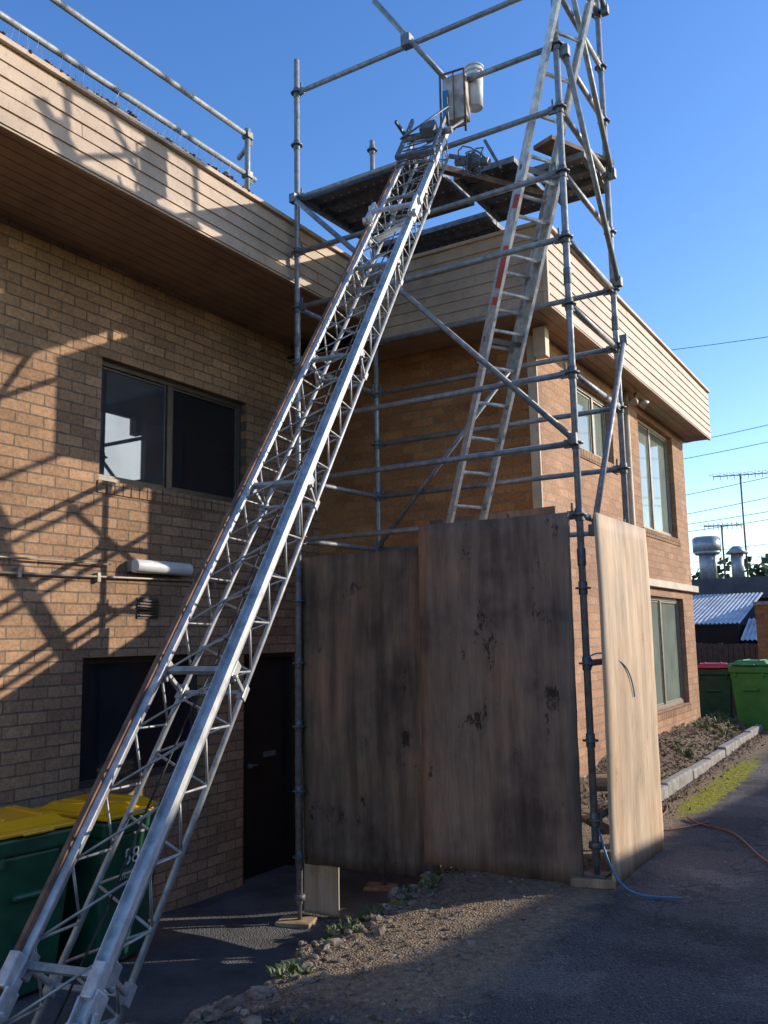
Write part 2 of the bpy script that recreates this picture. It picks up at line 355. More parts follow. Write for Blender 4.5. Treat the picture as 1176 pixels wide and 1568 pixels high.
while y<14.5:
    l=rnd.uniform(.8,1.1); kb.box((-2.46+rnd.uniform(-.01,.01),y,-0.1),(-2.35+rnd.uniform(-.01,.01),y+l-0.012,0.12+rnd.uniform(-.015,.01)+0.05*sst(9,14,y))); y+=l
obj('concrete_kerb',kb,CONC,bev=0.018)
# ------------------------------------------------------------------ building
B=empty('brick_building')
def wallX(x,y0,y1,z0,z1,holes,depth=0.12):
    mc=M(); ysx=sorted({y0,y1,*[h[0] for h in holes],*[h[1] for h in holes]}); zs=sorted({z0,z1,*[h[2] for h in holes],*[h[3] for h in holes]})
    for a,b_ in zip(ysx,ysx[1:]):
        for c_,d_ in zip(zs,zs[1:]):
            my=(a+b_)/2;mz=(c_+d_)/2
            if any(h[0]<my<h[1] and h[2]<mz<h[3] for h in holes): continue
            mc.quad((x,a,c_),(x,b_,c_),(x,b_,d_),(x,a,d_))
    for h in holes:
        a,b_,c_,d_=h; q=x-depth
        mc.quad((x,a,c_),(x,a,d_),(q,a,d_),(q,a,c_)); mc.quad((x,b_,d_),(x,b_,c_),(q,b_,c_),(q,b_,d_))
        mc.quad((x,b_,c_),(x,a,c_),(q,a,c_),(q,b_,c_)); mc.quad((x,a,d_),(x,b_,d_),(q,b_,d_),(q,a,d_))
    return mc
UP=(4.60,6.36,2.87,3.88); LW=(4.50,5.80,0.50,1.48); DR=(6.34,7.14,-0.62,1.46)
obj('wall_left_wing',wallX(-5.5,-4,7.55,-1.2,5.0,[UP,LW,DR]),BR_L,B)
W1=(8.67,9.86,3.52,4.26); W2=(10.95,12.69,2.90,4.36); W3=(10.95,12.75,0.62,2.05)
obj('wall_side',wallX(-2.97,7.55,13.35,-0.8,4.9,[W1,W2,W3]),BR_R,B)
mf=M(); mf.quad((-5.5,7.55,-1.2),(-2.97,7.55,-1.2),(-2.97,7.55,4.9),(-5.5,7.55,4.9)); obj('wall_front',mf,BR_F,B)
mf=M(); mf.quad((-2.97,13.35,-.8),(-12,13.35,-.8),(-12,13.35,5),(-2.97,13.35,5)); mf.quad((-12,-4,-1.2),(-5.5,-4,-1.2),(-5.5,-4,5),(-12,-4,5)); mf.quad((-12,13.35,-1),(-12,-4,-1),(-12,-4,5),(-12,13.35,5)); obj('wall_rear',mf,BR_F,B)
def windowX(x,h,mulls,fmat,gmats,name,fw=0.045,dep=0.07):
    a,b_,c_,d_=h; fr=M(); xo=x-dep
    if not isinstance(gmats,(list,tuple)): gmats=[gmats]*(len(mulls)+1)
    fr.box((xo-.05,a,c_),(xo,a+fw,d_)); fr.box((xo-.05,b_-fw,c_),(xo,b_,d_)); fr.box((xo-.05,a+fw,c_),(xo,b_-fw,c_+fw)); fr.box((xo-.05,a+fw,d_-fw),(xo,b_-fw,d_))
    for mm in mulls: fr.box((xo-.048,mm-fw*.6,c_+fw),(xo-.003,mm+fw*.6,d_-fw))
    ed=[a+fw]+[q for mm in mulls for q in (mm-fw*.6,mm+fw*.6)]+[b_-fw]
    for k in range(0,len(ed),2):
        gl=M()
        p,q=ed[k],ed[k+1]; s=0.022; off=0.012 if (k//2)%2 else 0.022
        fr.box((xo-.045,p,c_+fw),(xo-off,p+s,d_-fw)); fr.box((xo-.045,q-s,c_+fw),(xo-off,q,d_-fw)); fr.box((xo-.045,p+s,c_+fw),(xo-off,q-s,c_+fw+s)); fr.box((xo-.045,p+s,d_-fw-s),(xo-off,q-s,d_-fw))
        gl.box((xo-.038,p+s,c_+fw+s),(xo-.032,q-s,d_-fw-s))
        obj(name+'_glass',gl,gmats[k//2],B)
    obj(name+'_frame',fr,fmat,B,0.003)
    dk=M(); dk.quad((xo-.06,a,c_),(xo-.06,b_,c_),(xo-.06,b_,d_),(xo-.06,a,d_)); obj(name+'_void',dk,DARK,B)
windowX(-5.5,UP,[5.42],FRAME,[GLASSR,GLASS],'upper_window')
windowX(-5.5,LW,[],FRAME,GLASS,'lower_window',0.03)
windowX(-2.97,W1,[9.4],FRAMEL,GLASSL,'side_window_a'); windowX(-2.97,W2,[11.75],FRAMEL,GLASSL,'side_window_b'); windowX(-2.97,W3,[11.8],FRAMEL,GLASSL,'side_window_c')
sl_=M()
def sill(x,a,b_,z,n=0.086):
    y=a
    while y<b_-0.02:
        sl_.obox(V((x+0.002,y+n/2,z-0.05)),V((1,0,0)),V((0,1,0)),V((0,0,1)),(0.012,n/2-0.004,0.05)); y+=n
sill(-5.5,4.58,6.4,2.865); sill(-2.97,8.6,9.92,3.515); sill(-2.97,10.9,12.75,2.895); sill(-2.97,10.9,12.8,.615)
obj('window_sills',sl_,BR_L,B,0.004)
dm_=M(); dm_.box((-5.64,6.38,-.6),(-5.60,7.10,1.42)); obj('door_leaf',dm_,DOOR,B)
dm_=M(); dm_.box((-5.62,6.34,-.6),(-5.52,6.38,1.46)); dm_.box((-5.62,7.10,-.6),(-5.52,7.14,1.46)); dm_.box((-5.62,6.38,1.42),(-5.52,7.10,1.46)); obj('door_frame',dm_,DOOR,B,.004)
dm_=M(); dm_.tube((-5.60,6.5,.42),(-5.54,6.5,.42),.022); dm_.tube((-5.55,6.5,.42),(-5.55,6.60,.42),.009); dm_.box((-5.6,6.74,.47),(-5.585,6.92,.52)); obj('door_handle',dm_,GALVD,B)
def boards(face,fixed,a0,a1,z0,z1,n,name):
    mc=M(); h=(z1-z0)/n
    for k in range(n):
        zb=z0+k*h; zt=zb+h; ob=0.016; ot=0.004; th=0.018
        def P(o,a,z):
            if face=='X': return V((fixed+o,a,z))
            return V((a,fixed-o,z))
        a=a0
        while a<a1-1e-3:
            e=min(a1,a+random.uniform(2.2,4.2)); 
            if a1-e<0.5:e=a1
            g=0.002
            i=len(mc.v); w0=random.uniform(-.002,.002)
            for aa in (a+g,e-g):
                mc.v+=[P(ob+w0,aa,zb+.002),P(ot+w0,aa,zt+.006),P(ot-th,aa,zt+.006),P(ob-th-.01,aa,zb+.002)]
            for f in ((0,4,5,1),(1,5,6,2),(2,6,7,3),(3,7,4,0),(0,1,2,3),(7,6,5,4)):
                mc.f.append(tuple(i+q for q in f)); mc.sm.append(False)
            a=e
    return obj(name,mc,SIDE,B)
boards('X',-4.46,-4,6.93,4.67,5.17,5,'fascia_left')
boards('Y',6.965,-4.47,-2.63,4.46,5.17,7,'fascia_front')
boards('X',-2.615,6.97,13.6,4.46,5.17,7,'fascia_side')
fa=M(); fa.quad((-2.62,13.6,4.46),(-5,13.6,4.46),(-5,13.6,5.17),(-2.62,13.6,5.17)); obj('fascia_rear',fa,SIDE,B)
tr=M(); tr.box((-2.632,6.94,4.45),(-2.585,6.985,5.18)); tr.box((-4.475,-4,5.18),(-4.42,6.93,5.215)); tr.box((-4.42,6.93,5.18),(-2.58,6.975,5.215)); tr.box((-2.63,6.975,5.18),(-2.575,13.62,5.215)); tr.box((-4.49,-4,4.655),(-4.455,6.95,4.672)); tr.box((-4.45,6.955,4.445),(-2.62,6.985,4.462)); tr.box((-2.64,6.985,4.445),(-2.605,13.6,4.462)); obj('fascia_trim',tr,SIDE,B,.003)
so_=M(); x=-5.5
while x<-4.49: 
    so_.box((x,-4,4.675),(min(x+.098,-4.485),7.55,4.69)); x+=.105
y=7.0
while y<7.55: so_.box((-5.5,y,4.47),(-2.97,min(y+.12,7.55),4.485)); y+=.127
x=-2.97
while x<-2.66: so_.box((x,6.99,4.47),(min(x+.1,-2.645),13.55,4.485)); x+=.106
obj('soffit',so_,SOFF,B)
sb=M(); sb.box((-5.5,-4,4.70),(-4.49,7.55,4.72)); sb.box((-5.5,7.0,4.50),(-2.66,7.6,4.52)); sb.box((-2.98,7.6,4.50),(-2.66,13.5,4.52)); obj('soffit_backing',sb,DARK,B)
rf=M(); rf.box((-12,-4,5.0),(-4.49,13.55,5.16)); rf.box((-4.488,6.99,5.0),(-2.645,13.55,5.158))
i=len(rf.v); rf.v+=[V(q) for q in ((-2.7,7.1,5.17),(-2.7,13.4,5.17),(-3.6,13.0,5.55),(-3.6,7.9,5.55),(-6,7.1,5.17),(-6,13.4,5.17),(-5.4,13,5.55),(-5.4,7.9,5.55))]  # low hump added on the wing roof, out of view, to block sun
for f in ((0,1,2,3),(3,2,6,7),(4,0,3,7),(1,5,6,2),(5,4,7,6)): rf.f.append(tuple(i+k for k in f)); rf.sm.append(False)
obj('roof',rf,ROOFM,B)
cm=M(); cm.box((-3.05,7.535,0),(-2.957,7.56,4.4)); cm.box((-2.95,7.46,4.16),(-2.83,7.56,4.44)); cm.box((-2.99,10.4,2.16),(-2.90,13.45,2.25)); obj('cream_trim',cm,CREAM,B,.004)
dp=M(); dp.tube((-2.91,10.25,.3),(-2.91,10.25,4.45),.035); obj('downpipe',dp,CREAM,B)
cd_=M(); cd_.tube((-5.475,2.5,2.07),(-5.475,7.5,2.14),.011); cd_.tube((-5.46,2.5,2.19),(-5.46,4.7,2.2),.008)
for yy in (3.9,4.6,5.9,6.8): cd_.box((-5.5,yy-.015,2.06),(-5.46,yy+.015,2.13))
obj('conduit',cd_,FRAMEL,B)
vn=M(); vn.box((-5.5,5.02,1.78),(-5.488,5.25,1.95))
for k in range(6): vn.box((-5.488,5.03,1.80+k*.024),(-5.47,5.24,1.809+k*.024))
obj('air_vent',vn,FRAME,B)
lp=empty('wall_light'); l1=M(); l1.box((-5.5,4.90,2.155),(-5.45,5.54,2.245)); obj('housing',l1,FRAMEL,lp,.008)
l1=M(); l1.tube((-5.42,4.91,2.20),(-5.42,5.53,2.20),.055,16); obj('diffuser',l1,WHITE,lp,.01)
sc_=empty('security_camera'); l1=M(); l1.tube((-2.8,10.3,4.45),(-2.8,10.3,4.36),.02); l1.tube((-2.8,10.25,4.33),(-2.78,10.12,4.29),.045,12); l1.tube((-2.78,10.36,4.36),(-2.7,10.4,4.30),.04,12,.06); obj('camera_body',l1,FRAMEL,sc_)
mk=M(); rnd=random.Random(11)
for k in range(1300):
    y=rnd.uniform(1.0,5.2); x=-4.45+rnd.uniform(-.08,.03); q=max(0,noise.noise(V((y*3,0,0)))+.15)
    rock(mk,(x,y,5.215+rnd.uniform(0,.07)*q),rnd.uniform(.005,.02),rnd)
obj('roof_edge_debris',mk,LITTER)
spk=M(); y=2.9
while y<5.0:
    for k in range(2): spk.tube((-4.47,y,5.2),(-4.47+rnd.uniform(-.07,.07),y+rnd.uniform(-.03,.03),5.33),.0013,4)
    y+=.06
obj('bird_spikes',spk,ALUT)
gr_=empty('roof_guardrail'); t=M()
t.tube((-4.5,-3,5.36),(-4.5,5.3,5.41),.022); t.tube((-4.5,-3,5.70),(-4.5,5.25,5.76),.022)
t.tube((-4.5,5.2,5.16),(-4.5,5.2,5.82),.024); t.tube((-4.48,5.22,5.70),(-4.7,5.32,5.68),.022); t.tube((-4.48,5.22,5.36),(-4.7,5.32,5.34),.022)
t.tube((-4.5,0,5.16),(-4.5,0,5.82),.024); obj('tubes',t,GALV,gr_)
t=M()
for z in (5.41,5.76): t.box((-4.535,5.165,z-.03),(-4.465,5.235,z+.03))
obj('couplers',t,GALVD,gr_,.006)
# ------------------------------------------------------------------ scaffold
SC=empty('scaffold'); A=(-4.39,5.73);Bp=(-1.985,5.73);C=(-2.0,6.88);D=(-4.33,6.88)
st=M();lg=M();cp=M();br_=M()
def standard(p,z0,z1):
    st.tube((p[0],p[1],z0),(p[0],p[1],z1),.0245,12)
    z=0.4 if z0>-0.3 else -0.1
    while z<z1:
        if z>z0+.1: cp.tube((p[0],p[1],z-.006),(p[0],p[1],z+.006),.055,8); cp.tube((p[0],p[1],z-.045),(p[0],p[1],z+.045),.030,10)
        z+=.5
    for zz in (2.05,4.05): cp.tube((p[0],p[1],zz),(p[0],p[1],zz+.12),.029,10)
standard(A,-.45,6.72); standard(Bp,.12,7.9); standard(C,.1,7.9); standard(D,-.45,6.5)
def led(p,q,z,r=.0225,zq=None):
    a=V((p[0],p[1],z)); b_=V((q[0],q[1],z if zq is None else zq)); d=(b_-a).normalized()
    lg.tube(a+d*.04,b_-d*.04,r,10)
    for e,s in((a,1),(b_,-1)):
        cp.obox(e+d*s*.055,d,d.cross(V((0,0,1))),V((0,0,1)),(.03,.012,.03)); cp.obox(e+d*s*.05+V((0,0,.03)),d,d.cross(V((0,0,1))),V((0,0,1)),(.008,.005,.055))
for z in (2.4,2.9,3.4,4.4,4.9,5.4,6.4): led(A,Bp,z)
for z in (2.4,2.9,3.4,3.9,4.4): led(D,C,z)
for z in (.4,1.4,2.4,3.4,3.9,4.4,4.9,5.4,5.9,6.4,6.9,7.4): led(Bp,C,z)
for z in (2.4,2.9,3.9,4.4,5.4): led(A,D,z)
led((-2.9,5.73),Bp,5.9)
def brace(p,q):
    p=V(p);q=V(q); br_.tube(p,q,.0225,10)
    for e in(p,q): cp.obox(e,V((1,0,0)),V((0,1,0)),V((0,0,1)),(.03,.028,.04))
brace((-4.39,5.68,5.38),(-1.985,5.68,2.92))
brace((-4.33,6.83,2.4),(-2.9,6.83,3.9))
brace((-1.94,5.76,6.9),(-1.95,6.86,5.4)); brace((-1.93,5.76,5.85),(-1.95,6.86,4.45))
brace((-1.93,6.86,3.95),(-1.93,5.85,2.3)); brace((-1.93,6.86,6.9),(-1.93,5.76,7.75))
br_.tube((-3.45,5.55,6.78),(-2.92,5.85,6.0),.0225,10); cp.box((-3.26,5.64,6.35),(-3.18,5.72,6.45))
obj('standards',st,GALV,SC); obj('ledgers',lg,GALV,SC); obj('couplers',cp,GALVD,SC,.003); obj('braces',br_,GALV,SC)
jk=M()
for p,z0 in ((A,-.58),(Bp,.06),(C,.05),(D,-.6)):
    jk.tube((p[0],p[1],z0),(p[0],p[1],z0+.35),.017); jk.box((p[0]-.075,p[1]-.075,z0),(p[0]+.075,p[1]+.075,z0+.008)); jk.tube((p[0],p[1],z0+.16),(p[0],p[1],z0+.2),.045,6)
obj('base_jacks',jk,GALVD,SC)
pk=M()
for p,z0 in ((A,-.62),(Bp,0.0),(D,-.63),(C,0.0)):
    pk.obox(V((p[0]-.02,p[1]-.02,z0+.0275)),V((.95,.3,0)).normalized(),V((-.3,.95,0)).normalized(),V((0,0,1)),(.14,.10,.0275))
obj('sole_boards',pk,TIMB,SC,.006)
dk=M(); holes=M()
def plank(x0,x1,y0,y1,z=5.44,hl=True):
    w_=.225; y=y0
    while y+w_<=y1+.01:
        dk.box((x0,y+.004,z-.003),(x1,y+w_-.004,z)); dk.box((x0,y+.004,z-.05),(x1,y+.008,z-.003)); dk.box((x0,y+w_-.008,z-.05),(x1,y+w_-.004,z-.003))
        dk.box((x0,y+.01,z-.05),(x0+.04,y+w_-.01,z-.004)); dk.box((x1-.04,y+.01,z-.05),(x1,y+w_-.01,z-.004))
        xx=x0+.12
        while hl and xx<x1-.06:
            for q in (.06,.165): holes.tube((xx,y+q,z-.0055),(xx,y+q,z-.0032),.010,6)
            xx+=.085
        y+=w_+.004
plank(-4.36,-3.14,5.78,6.9); plank(-3.1,-2.55,6.2,7.15); plank(-2.5,-2.05,6.45,7.15); plank(-4.36,-3.14,6.93,7.4)
plank(-3.85,-3.15,6.4,6.87,1.98,False)
obj('deck_planks',dk,DECKM,SC); 
hm=simple('hole_daylight',(0.6,0.63,0.66),0.6,0,0.1,4,0); obj('deck_perforations',holes,hm,SC)  # pale discs under the planks, painted as daylight through punched holes
pl=M(); pl.beam((-2.3,6.2,5.47),(-2.02,6.9,5.5),.2,.035); pl.beam((-3.05,5.78,5.3),(-2.5,6.75,5.32),.06,.05); obj('toe_boards',pl,PLYB,SC)
# ------------------------------------------------------------------ plywood
def sheet(name,c,a,n,w_,h_,mat,tilt=0.0):
    a=V(a).normalized(); n=V(n).normalized(); u=V((0,0,1))
    R_=Matrix.Rotation(tilt,3,n); a=R_@a; u=R_@u
    mc=M(); nu,nv=12,22
    c=V(c)
    def pt(i,j,s):
        uu=(i/nu-.5)*w_; vv=(j/nv-.5)*h_
        bow=.014*math.sin(vv*2.1+1)*math.cos(uu*2)+.006*noise.noise(V((uu*3,vv*3,c.x)))
        e=0;e2=0
        if i in(0,nu): e=.007*noise.noise(V((vv*5,c.x,0)))
        if j in(0,nv): e2=.005*noise.noise(V((uu*9,c.x,3)))
        return c+a*(uu+e)+u*(vv+e2)+n*(s*.0085+bow)
    for s in(1,-1):
        o=len(mc.v)
        for j in range(nv+1):
            for i in range(nu+1): mc.v.append(pt(i,j,s))
        for j in range(nv):
            for i in range(nu):
                q=o+j*(nu+1)+i; f=(q,q+1,q+nu+2,q+nu+1); mc.f.append(f if s>0 else f[::-1]); mc.sm.append(True)
    o2=(nu+1)*(nv+1)
    rim=[i for i in range(nu+1)]+[j*(nu+1)+nu for j in range(1,nv+1)]+[nv*(nu+1)+i for i in range(nu-1,-1,-1)]+[j*(nu+1) for j in range(nv-1,0,-1)]
    for k in range(len(rim)):
        p=rim[k];q=rim[(k+1)%len(rim)]; mc.f.append((p,p+o2,q+o2,q)); mc.sm.append(False)
    return obj(name,mc,mat)
sheet('plywood_sheet',(-2.63,5.66,1.205),(1,-0.02,0),(0,-1,0),1.18,2.42,PLY,-.008)
sheet('plywood_sheet.001',(-3.79,5.80,1.055),(1,0.03,0),(0,-1,0),1.2,2.42,PLYB,.010)
sheet('plywood_sheet.002',(-1.86,6.28,1.2),(0,1,0),(1,0,0),1.2,2.40,PLYL,0.0)
sheet('plywood_sheet.003',(-3.2,6.95,2.05),(1,0,0),(0,-1,0),1.2,1.2,PLY,0.02)
sheet('plywood_offcut',(-4.36,5.98,-.26),(1,0.1,0),(0.3,-1,0),.32,.66,PLYL,0.0)
# ------------------------------------------------------------------ hoist
H=empty('inclined_hoist')
ax=V((-.203,.8845,1.064)).normalized(); sd=ax.cross(V((0,0,1))).normalized(); nn=sd.cross(ax).normalized()
if nn.z<0: nn=-nn
g=.133
P1=V((-2.79,5.5,5.38))-sd*g; L=6.1; P0=P1-ax*L
def HP(t,s,n): return P0+ax*t+sd*s+nn*n
r1=M();r2=M();tr=M();fr=M()
t0=-1.3
def rail(mc,ta,tb,s,n,w_,h_):
    a=HP(ta,s,n);b_=HP(tb,s,n); mc.obox((a+b_)/2,ax,sd,nn,((tb-ta)/2,w_/2,h_/2))
rail(r1,t0,L,g,0,.040,.006); rail(r1,t0,L,g+.020,.010,.003,.026); rail(r1,t0,L,g-.020,.010,.003,.026); r1.tube(HP(t0,g,-.018),HP(L,g,-.018),.015,10)
rail(r1,t0,L,-g+.008,0,.024,.006); r1.tube(HP(t0,-g,-.018),HP(L,-g,-.018),.014,10)
rail(r2,t0,L*.92,-g-.012,.008,.014,.026)
dl=.16
for s in(-1,1): tr.tube(HP(t0,s*(g-.01),-dl),HP(L-.1,s*(g-.01),-dl),.0105,8)
step=.115; t=t0
while t<L-.2:
    for s in(-1,1):
        a=HP(t,s*g,-.02); b_=HP(t+step,s*(g-.01),-dl); c_=HP(t+2*step,s*g,-.02)
        tr.tube(a,b_,.0045,6); tr.tube(b_,c_,.0045,6)
    tr.tube(HP(t,-g+.01,-dl),HP(t+step,g-.01,-dl),.0045,6); tr.tube(HP(t+step,g-.01,-dl),HP(t+2*step,-g+.01,-dl),.0045,6)
    tr.tube(HP(t,-g,-.02),HP(t+2*step,g,-.02),.0045,6)
    t+=2*step
tj=[.02,1.02,2.02,3.02,4.02,5.02]
for t in tj:
    fr.beam(HP(t,-g,-.03),HP(t,g,-.03),.022,.022,nn)
    for s in(-1,1):
        fr.beam(HP(t,s*g,-.03),HP(t,s*(g-.01),-dl),.016,.016,ax); fr.obox(HP(t,s*g,-.035),ax,sd,nn,(.035,.018,.018)); fr.obox(HP(t,s*(g-.01),-dl),ax,sd,nn,(.03,.014,.014))
        fr.tube(HP(t-.03,s*(g+.016),-.03),HP(t-.03,s*(g+.034),-.03),.008,8)
    fr.beam(HP(t,-g,-dl),HP(t,g,-dl),.016,.016,nn)
bt=M()
for s in(-1,1):
    bt.obox(HP(-.22,s*(g+.003),-.014),ax,sd,nn,(.20,.024,.012)); bt.obox(HP(-.22,s*(g+.025),-.002),ax,sd,nn,(.19,.004,.03)); bt.obox(HP(-.22,s*(g-.02),-.002),ax,sd,nn,(.17,.004,.03))
    bt.obox(HP(-.01,s*(g+.003),.010),ax,sd,nn,(.045,.017,.022)); bt.tube(HP(-.12,s*(g+.045),.008),HP(-.12,s*(g-.035),.008),.013,12); bt.tube(HP(-.34,s*(g+.045),.008),HP(-.34,s*(g-.035),.008),.02,12)
    bt.obox(HP(-.62,s*(g+.003),-.02),ax,sd,nn,(.17,.032,.045)); bt.beam(HP(-.08,s*(g+.035),.01),HP(-.3,s*(g+.05),-.05),.012,.02,nn)
obj('base_brackets',bt,ALU,H,.006)
cj=M()
for s in(-1,1):
    cj.obox(HP(4.65,s*(g+.01),.02),ax,sd,nn,(.12,.012,.045)); cj.tube(HP(4.56,s*(g+.045),.03),HP(4.56,s*(g-.01),.03),.026,10); cj.tube(HP(4.74,s*(g+.045),.03),HP(4.74,s*(g-.01),.03),.026,10)
cj.beam(HP(4.65,-g,.05),HP(4.65,g,.05),.035,.025,nn); cj.beam(HP(4.55,-g,-.1),HP(4.8,g,-.08),.03,.03,nn)
obj('guide_bracket',cj,ALU,H,.004)
hd=M()
hd.tube(HP(L-.1,-g-.06,.03),HP(L-.1,g+.06,.03),.026,12); hd.tube(HP(L+.05,-.04,.0),HP(L+.05,.04,.0),.08,16)
hd.beam(HP(L-.6,-g,.07),HP(L+.1,-g,.09),.02,.03,nn); hd.beam(HP(L-.6,g,.07),HP(L+.1,g,.09),.02,.03,nn)
hd.beam(HP(L-.6,-g,.07),HP(L-.6,g,.07),.03,.03,nn); hd.obox(HP(L-.12,.02,.07),ax,sd,nn,(.06,.05,.035))
hd.beam(HP(L-.1,-g-.03,.05),HP(L-.2,-g-.05,.2),.02,.02,nn)
hd.tube(HP(L-.3,-g-.02,.1),HP(L+.05,g+.05,.16),.008,6); hd.tube(HP(L-.2,g+.02,.05),HP(L+.15,g+.1,.0),.012,6); hd.tube(HP(L-.02,g+.02,.02),HP(L+.12,g+.02,.2),.010,6)
for k in range(9): hd.tube(HP(L-.05-.07*k,-g-.03+.01*(k%3),.02),HP(L-.1-.08*k,g+.03,.05+.02*(k%2)),.006,6)
obj('head_carriage',hd,GALVD,H)
# haul ropes sagging inside the truss
rp=M()
for s,n_,sg in ((.03,-.06,.05),(-.04,-.09,.07)):
    rp.path([HP(t0+(L-t0)*q/24,s+.01*math.sin(q*1.7),n_-sg*math.sin(math.pi*q/24)) for q in range(25)],.004,6)
obj('haul_ropes',rp,BLACK,H)
obj('rails',r1,ALU,H); obj('rust_strip',r2,RUST,H); obj('lattice',tr,ALUT,H); obj('cross_frames',fr,ALUT,H,.003)
cg=M(); rnd=random.Random(2); cc_=V((-2.62,5.58,5.10))
for k in range(9):
    n_=V((rnd.gauss(0,1),rnd.gauss(0,.5),rnd.gauss(0,.6))).normalized(); u_=n_.orthogonal().normalized(); v_=n_.cross(u_); rr=rnd.uniform(.05,.14)
    pts=[cc_+u_*math.cos(q/12*5.5)*rr+v_*math.sin(q/12*5.5)*rr*.7+V((rnd.uniform(-.02,.02),0,rnd.uniform(-.02,.02))) for q in range(13)]
    cg.path(pts,.005,6)
cg.tube(cc_-V((.14,0,-.05)),cc_+V((.13,0,-.03)),.03,12); cg.tube(cc_-V((.02,0,.05)),cc_-V((-.02,0,-.05)),.05,12); cg.beam(cc_+V((-.2,0,.12)),cc_+V((.1,0,-.02)),.02,.03); cg.beam(cc_+V((.1,0,.15)),cc_+V((.2,.05,-.08)),.015,.02)
obj('winch_assembly',cg,GALVD,H)
bx=empty('panel_box'); q=M(); q.obox(V((-2.80,5.7,5.74)),V((1,0.1,0)).normalized(),V((-.1,1,0)).normalized(),V((0,0,1)),(.095,.05,.185)); obj('panel',q,CARD,bx,.008)
q=M(); q.obox(V((-2.865,5.64,5.70)),V((1,0.1,0)).normalized(),V((-.1,1,0)).normalized(),V((0,0,1)),(.022,.006,.11)); obj('label',q,BLUEP,bx)
q=M(); q.tube((-2.90,5.62,5.42),(-2.90,5.62,5.94),.009); q.tube((-2.79,5.63,5.45),(-2.79,5.63,5.93),.006); q.tube((-2.70,5.64,5.42),(-2.70,5.64,5.94),.009); q.tube((-2.90,5.62,5.94),(-2.70,5.64,5.94),.009); q.tube((-2.90,5.62,5.47),(-2.70,5.64,5.47),.009); obj('frame',q,RUST,bx)
bk=empty('plastic_bucket'); q=M(); c_=V((-2.70,5.82,5.70)); q.tube(c_,c_+V((0,0,.34)),.062,24,.075)
for z in(.25,.29,.33): q.tube(c_+V((0,0,z)),c_+V((0,0,z+.012)),.081,24)
obj('pail',q,WHITE,bk)
q=M(); pts=[c_+V((.083*math.cos(a/10*3.14),-.02-.07*math.sin(a/10*3.14),.30-.11*math.sin(a/10*3.14))) for a in range(11)]; q.path(pts,.003,5); obj('handle',q,GALVD,bk)
# ------------------------------------------------------------------ ladder
LD=empty('extension_ladder')
rd=V((.5,.87,0)).normalized()
la=V((-3.47,6.68,2.0)); av=V((.4036,-.232,1.0)).normalized(); nr_=av.cross(rd).normalized()
if nr_.y>0: nr_=-nr_
def ladder(b0,Lh,hw):
    mc=M()
    for s in(-1,1):
        p=b0+rd*hw*s; q_=p+av*Lh
        mc.obox((p+q_)/2,av,rd,nr_,(Lh/2,.0025,.033))
        for e in(-1,1): mc.obox((p+q_)/2+nr_*.033*e-rd*.012*s,av,rd,nr_,(Lh/2,.0135,.0025))
    t=.15
    while t<Lh-.05:
        p=b0+av*t; mc.tube(p-rd*hw,p+rd*hw,.015,8)
        t+=.29
    return mc
obj('base_section',ladder(la,3.5,.175),ALU,LD)
f0=la+av*1.9-nr_*.072; obj('fly_section',ladder(f0,2.75,.155),ALU,LD)
q=M()
for t,l in ((2.66,.16),(2.4,.03),(3.15,.05),(3.28,.02)):
    q.obox(la+av*t-rd*.181+nr_*0,av,rd,nr_,(l,.003,.030))
obj('stickers',q,RED,LD)
q=M()
for t in(3.4,2.1): q.obox(la+av*t-nr_*.036,av,rd,nr_,(.02,.18,.012))
obj('brackets',q,GALVD,LD)
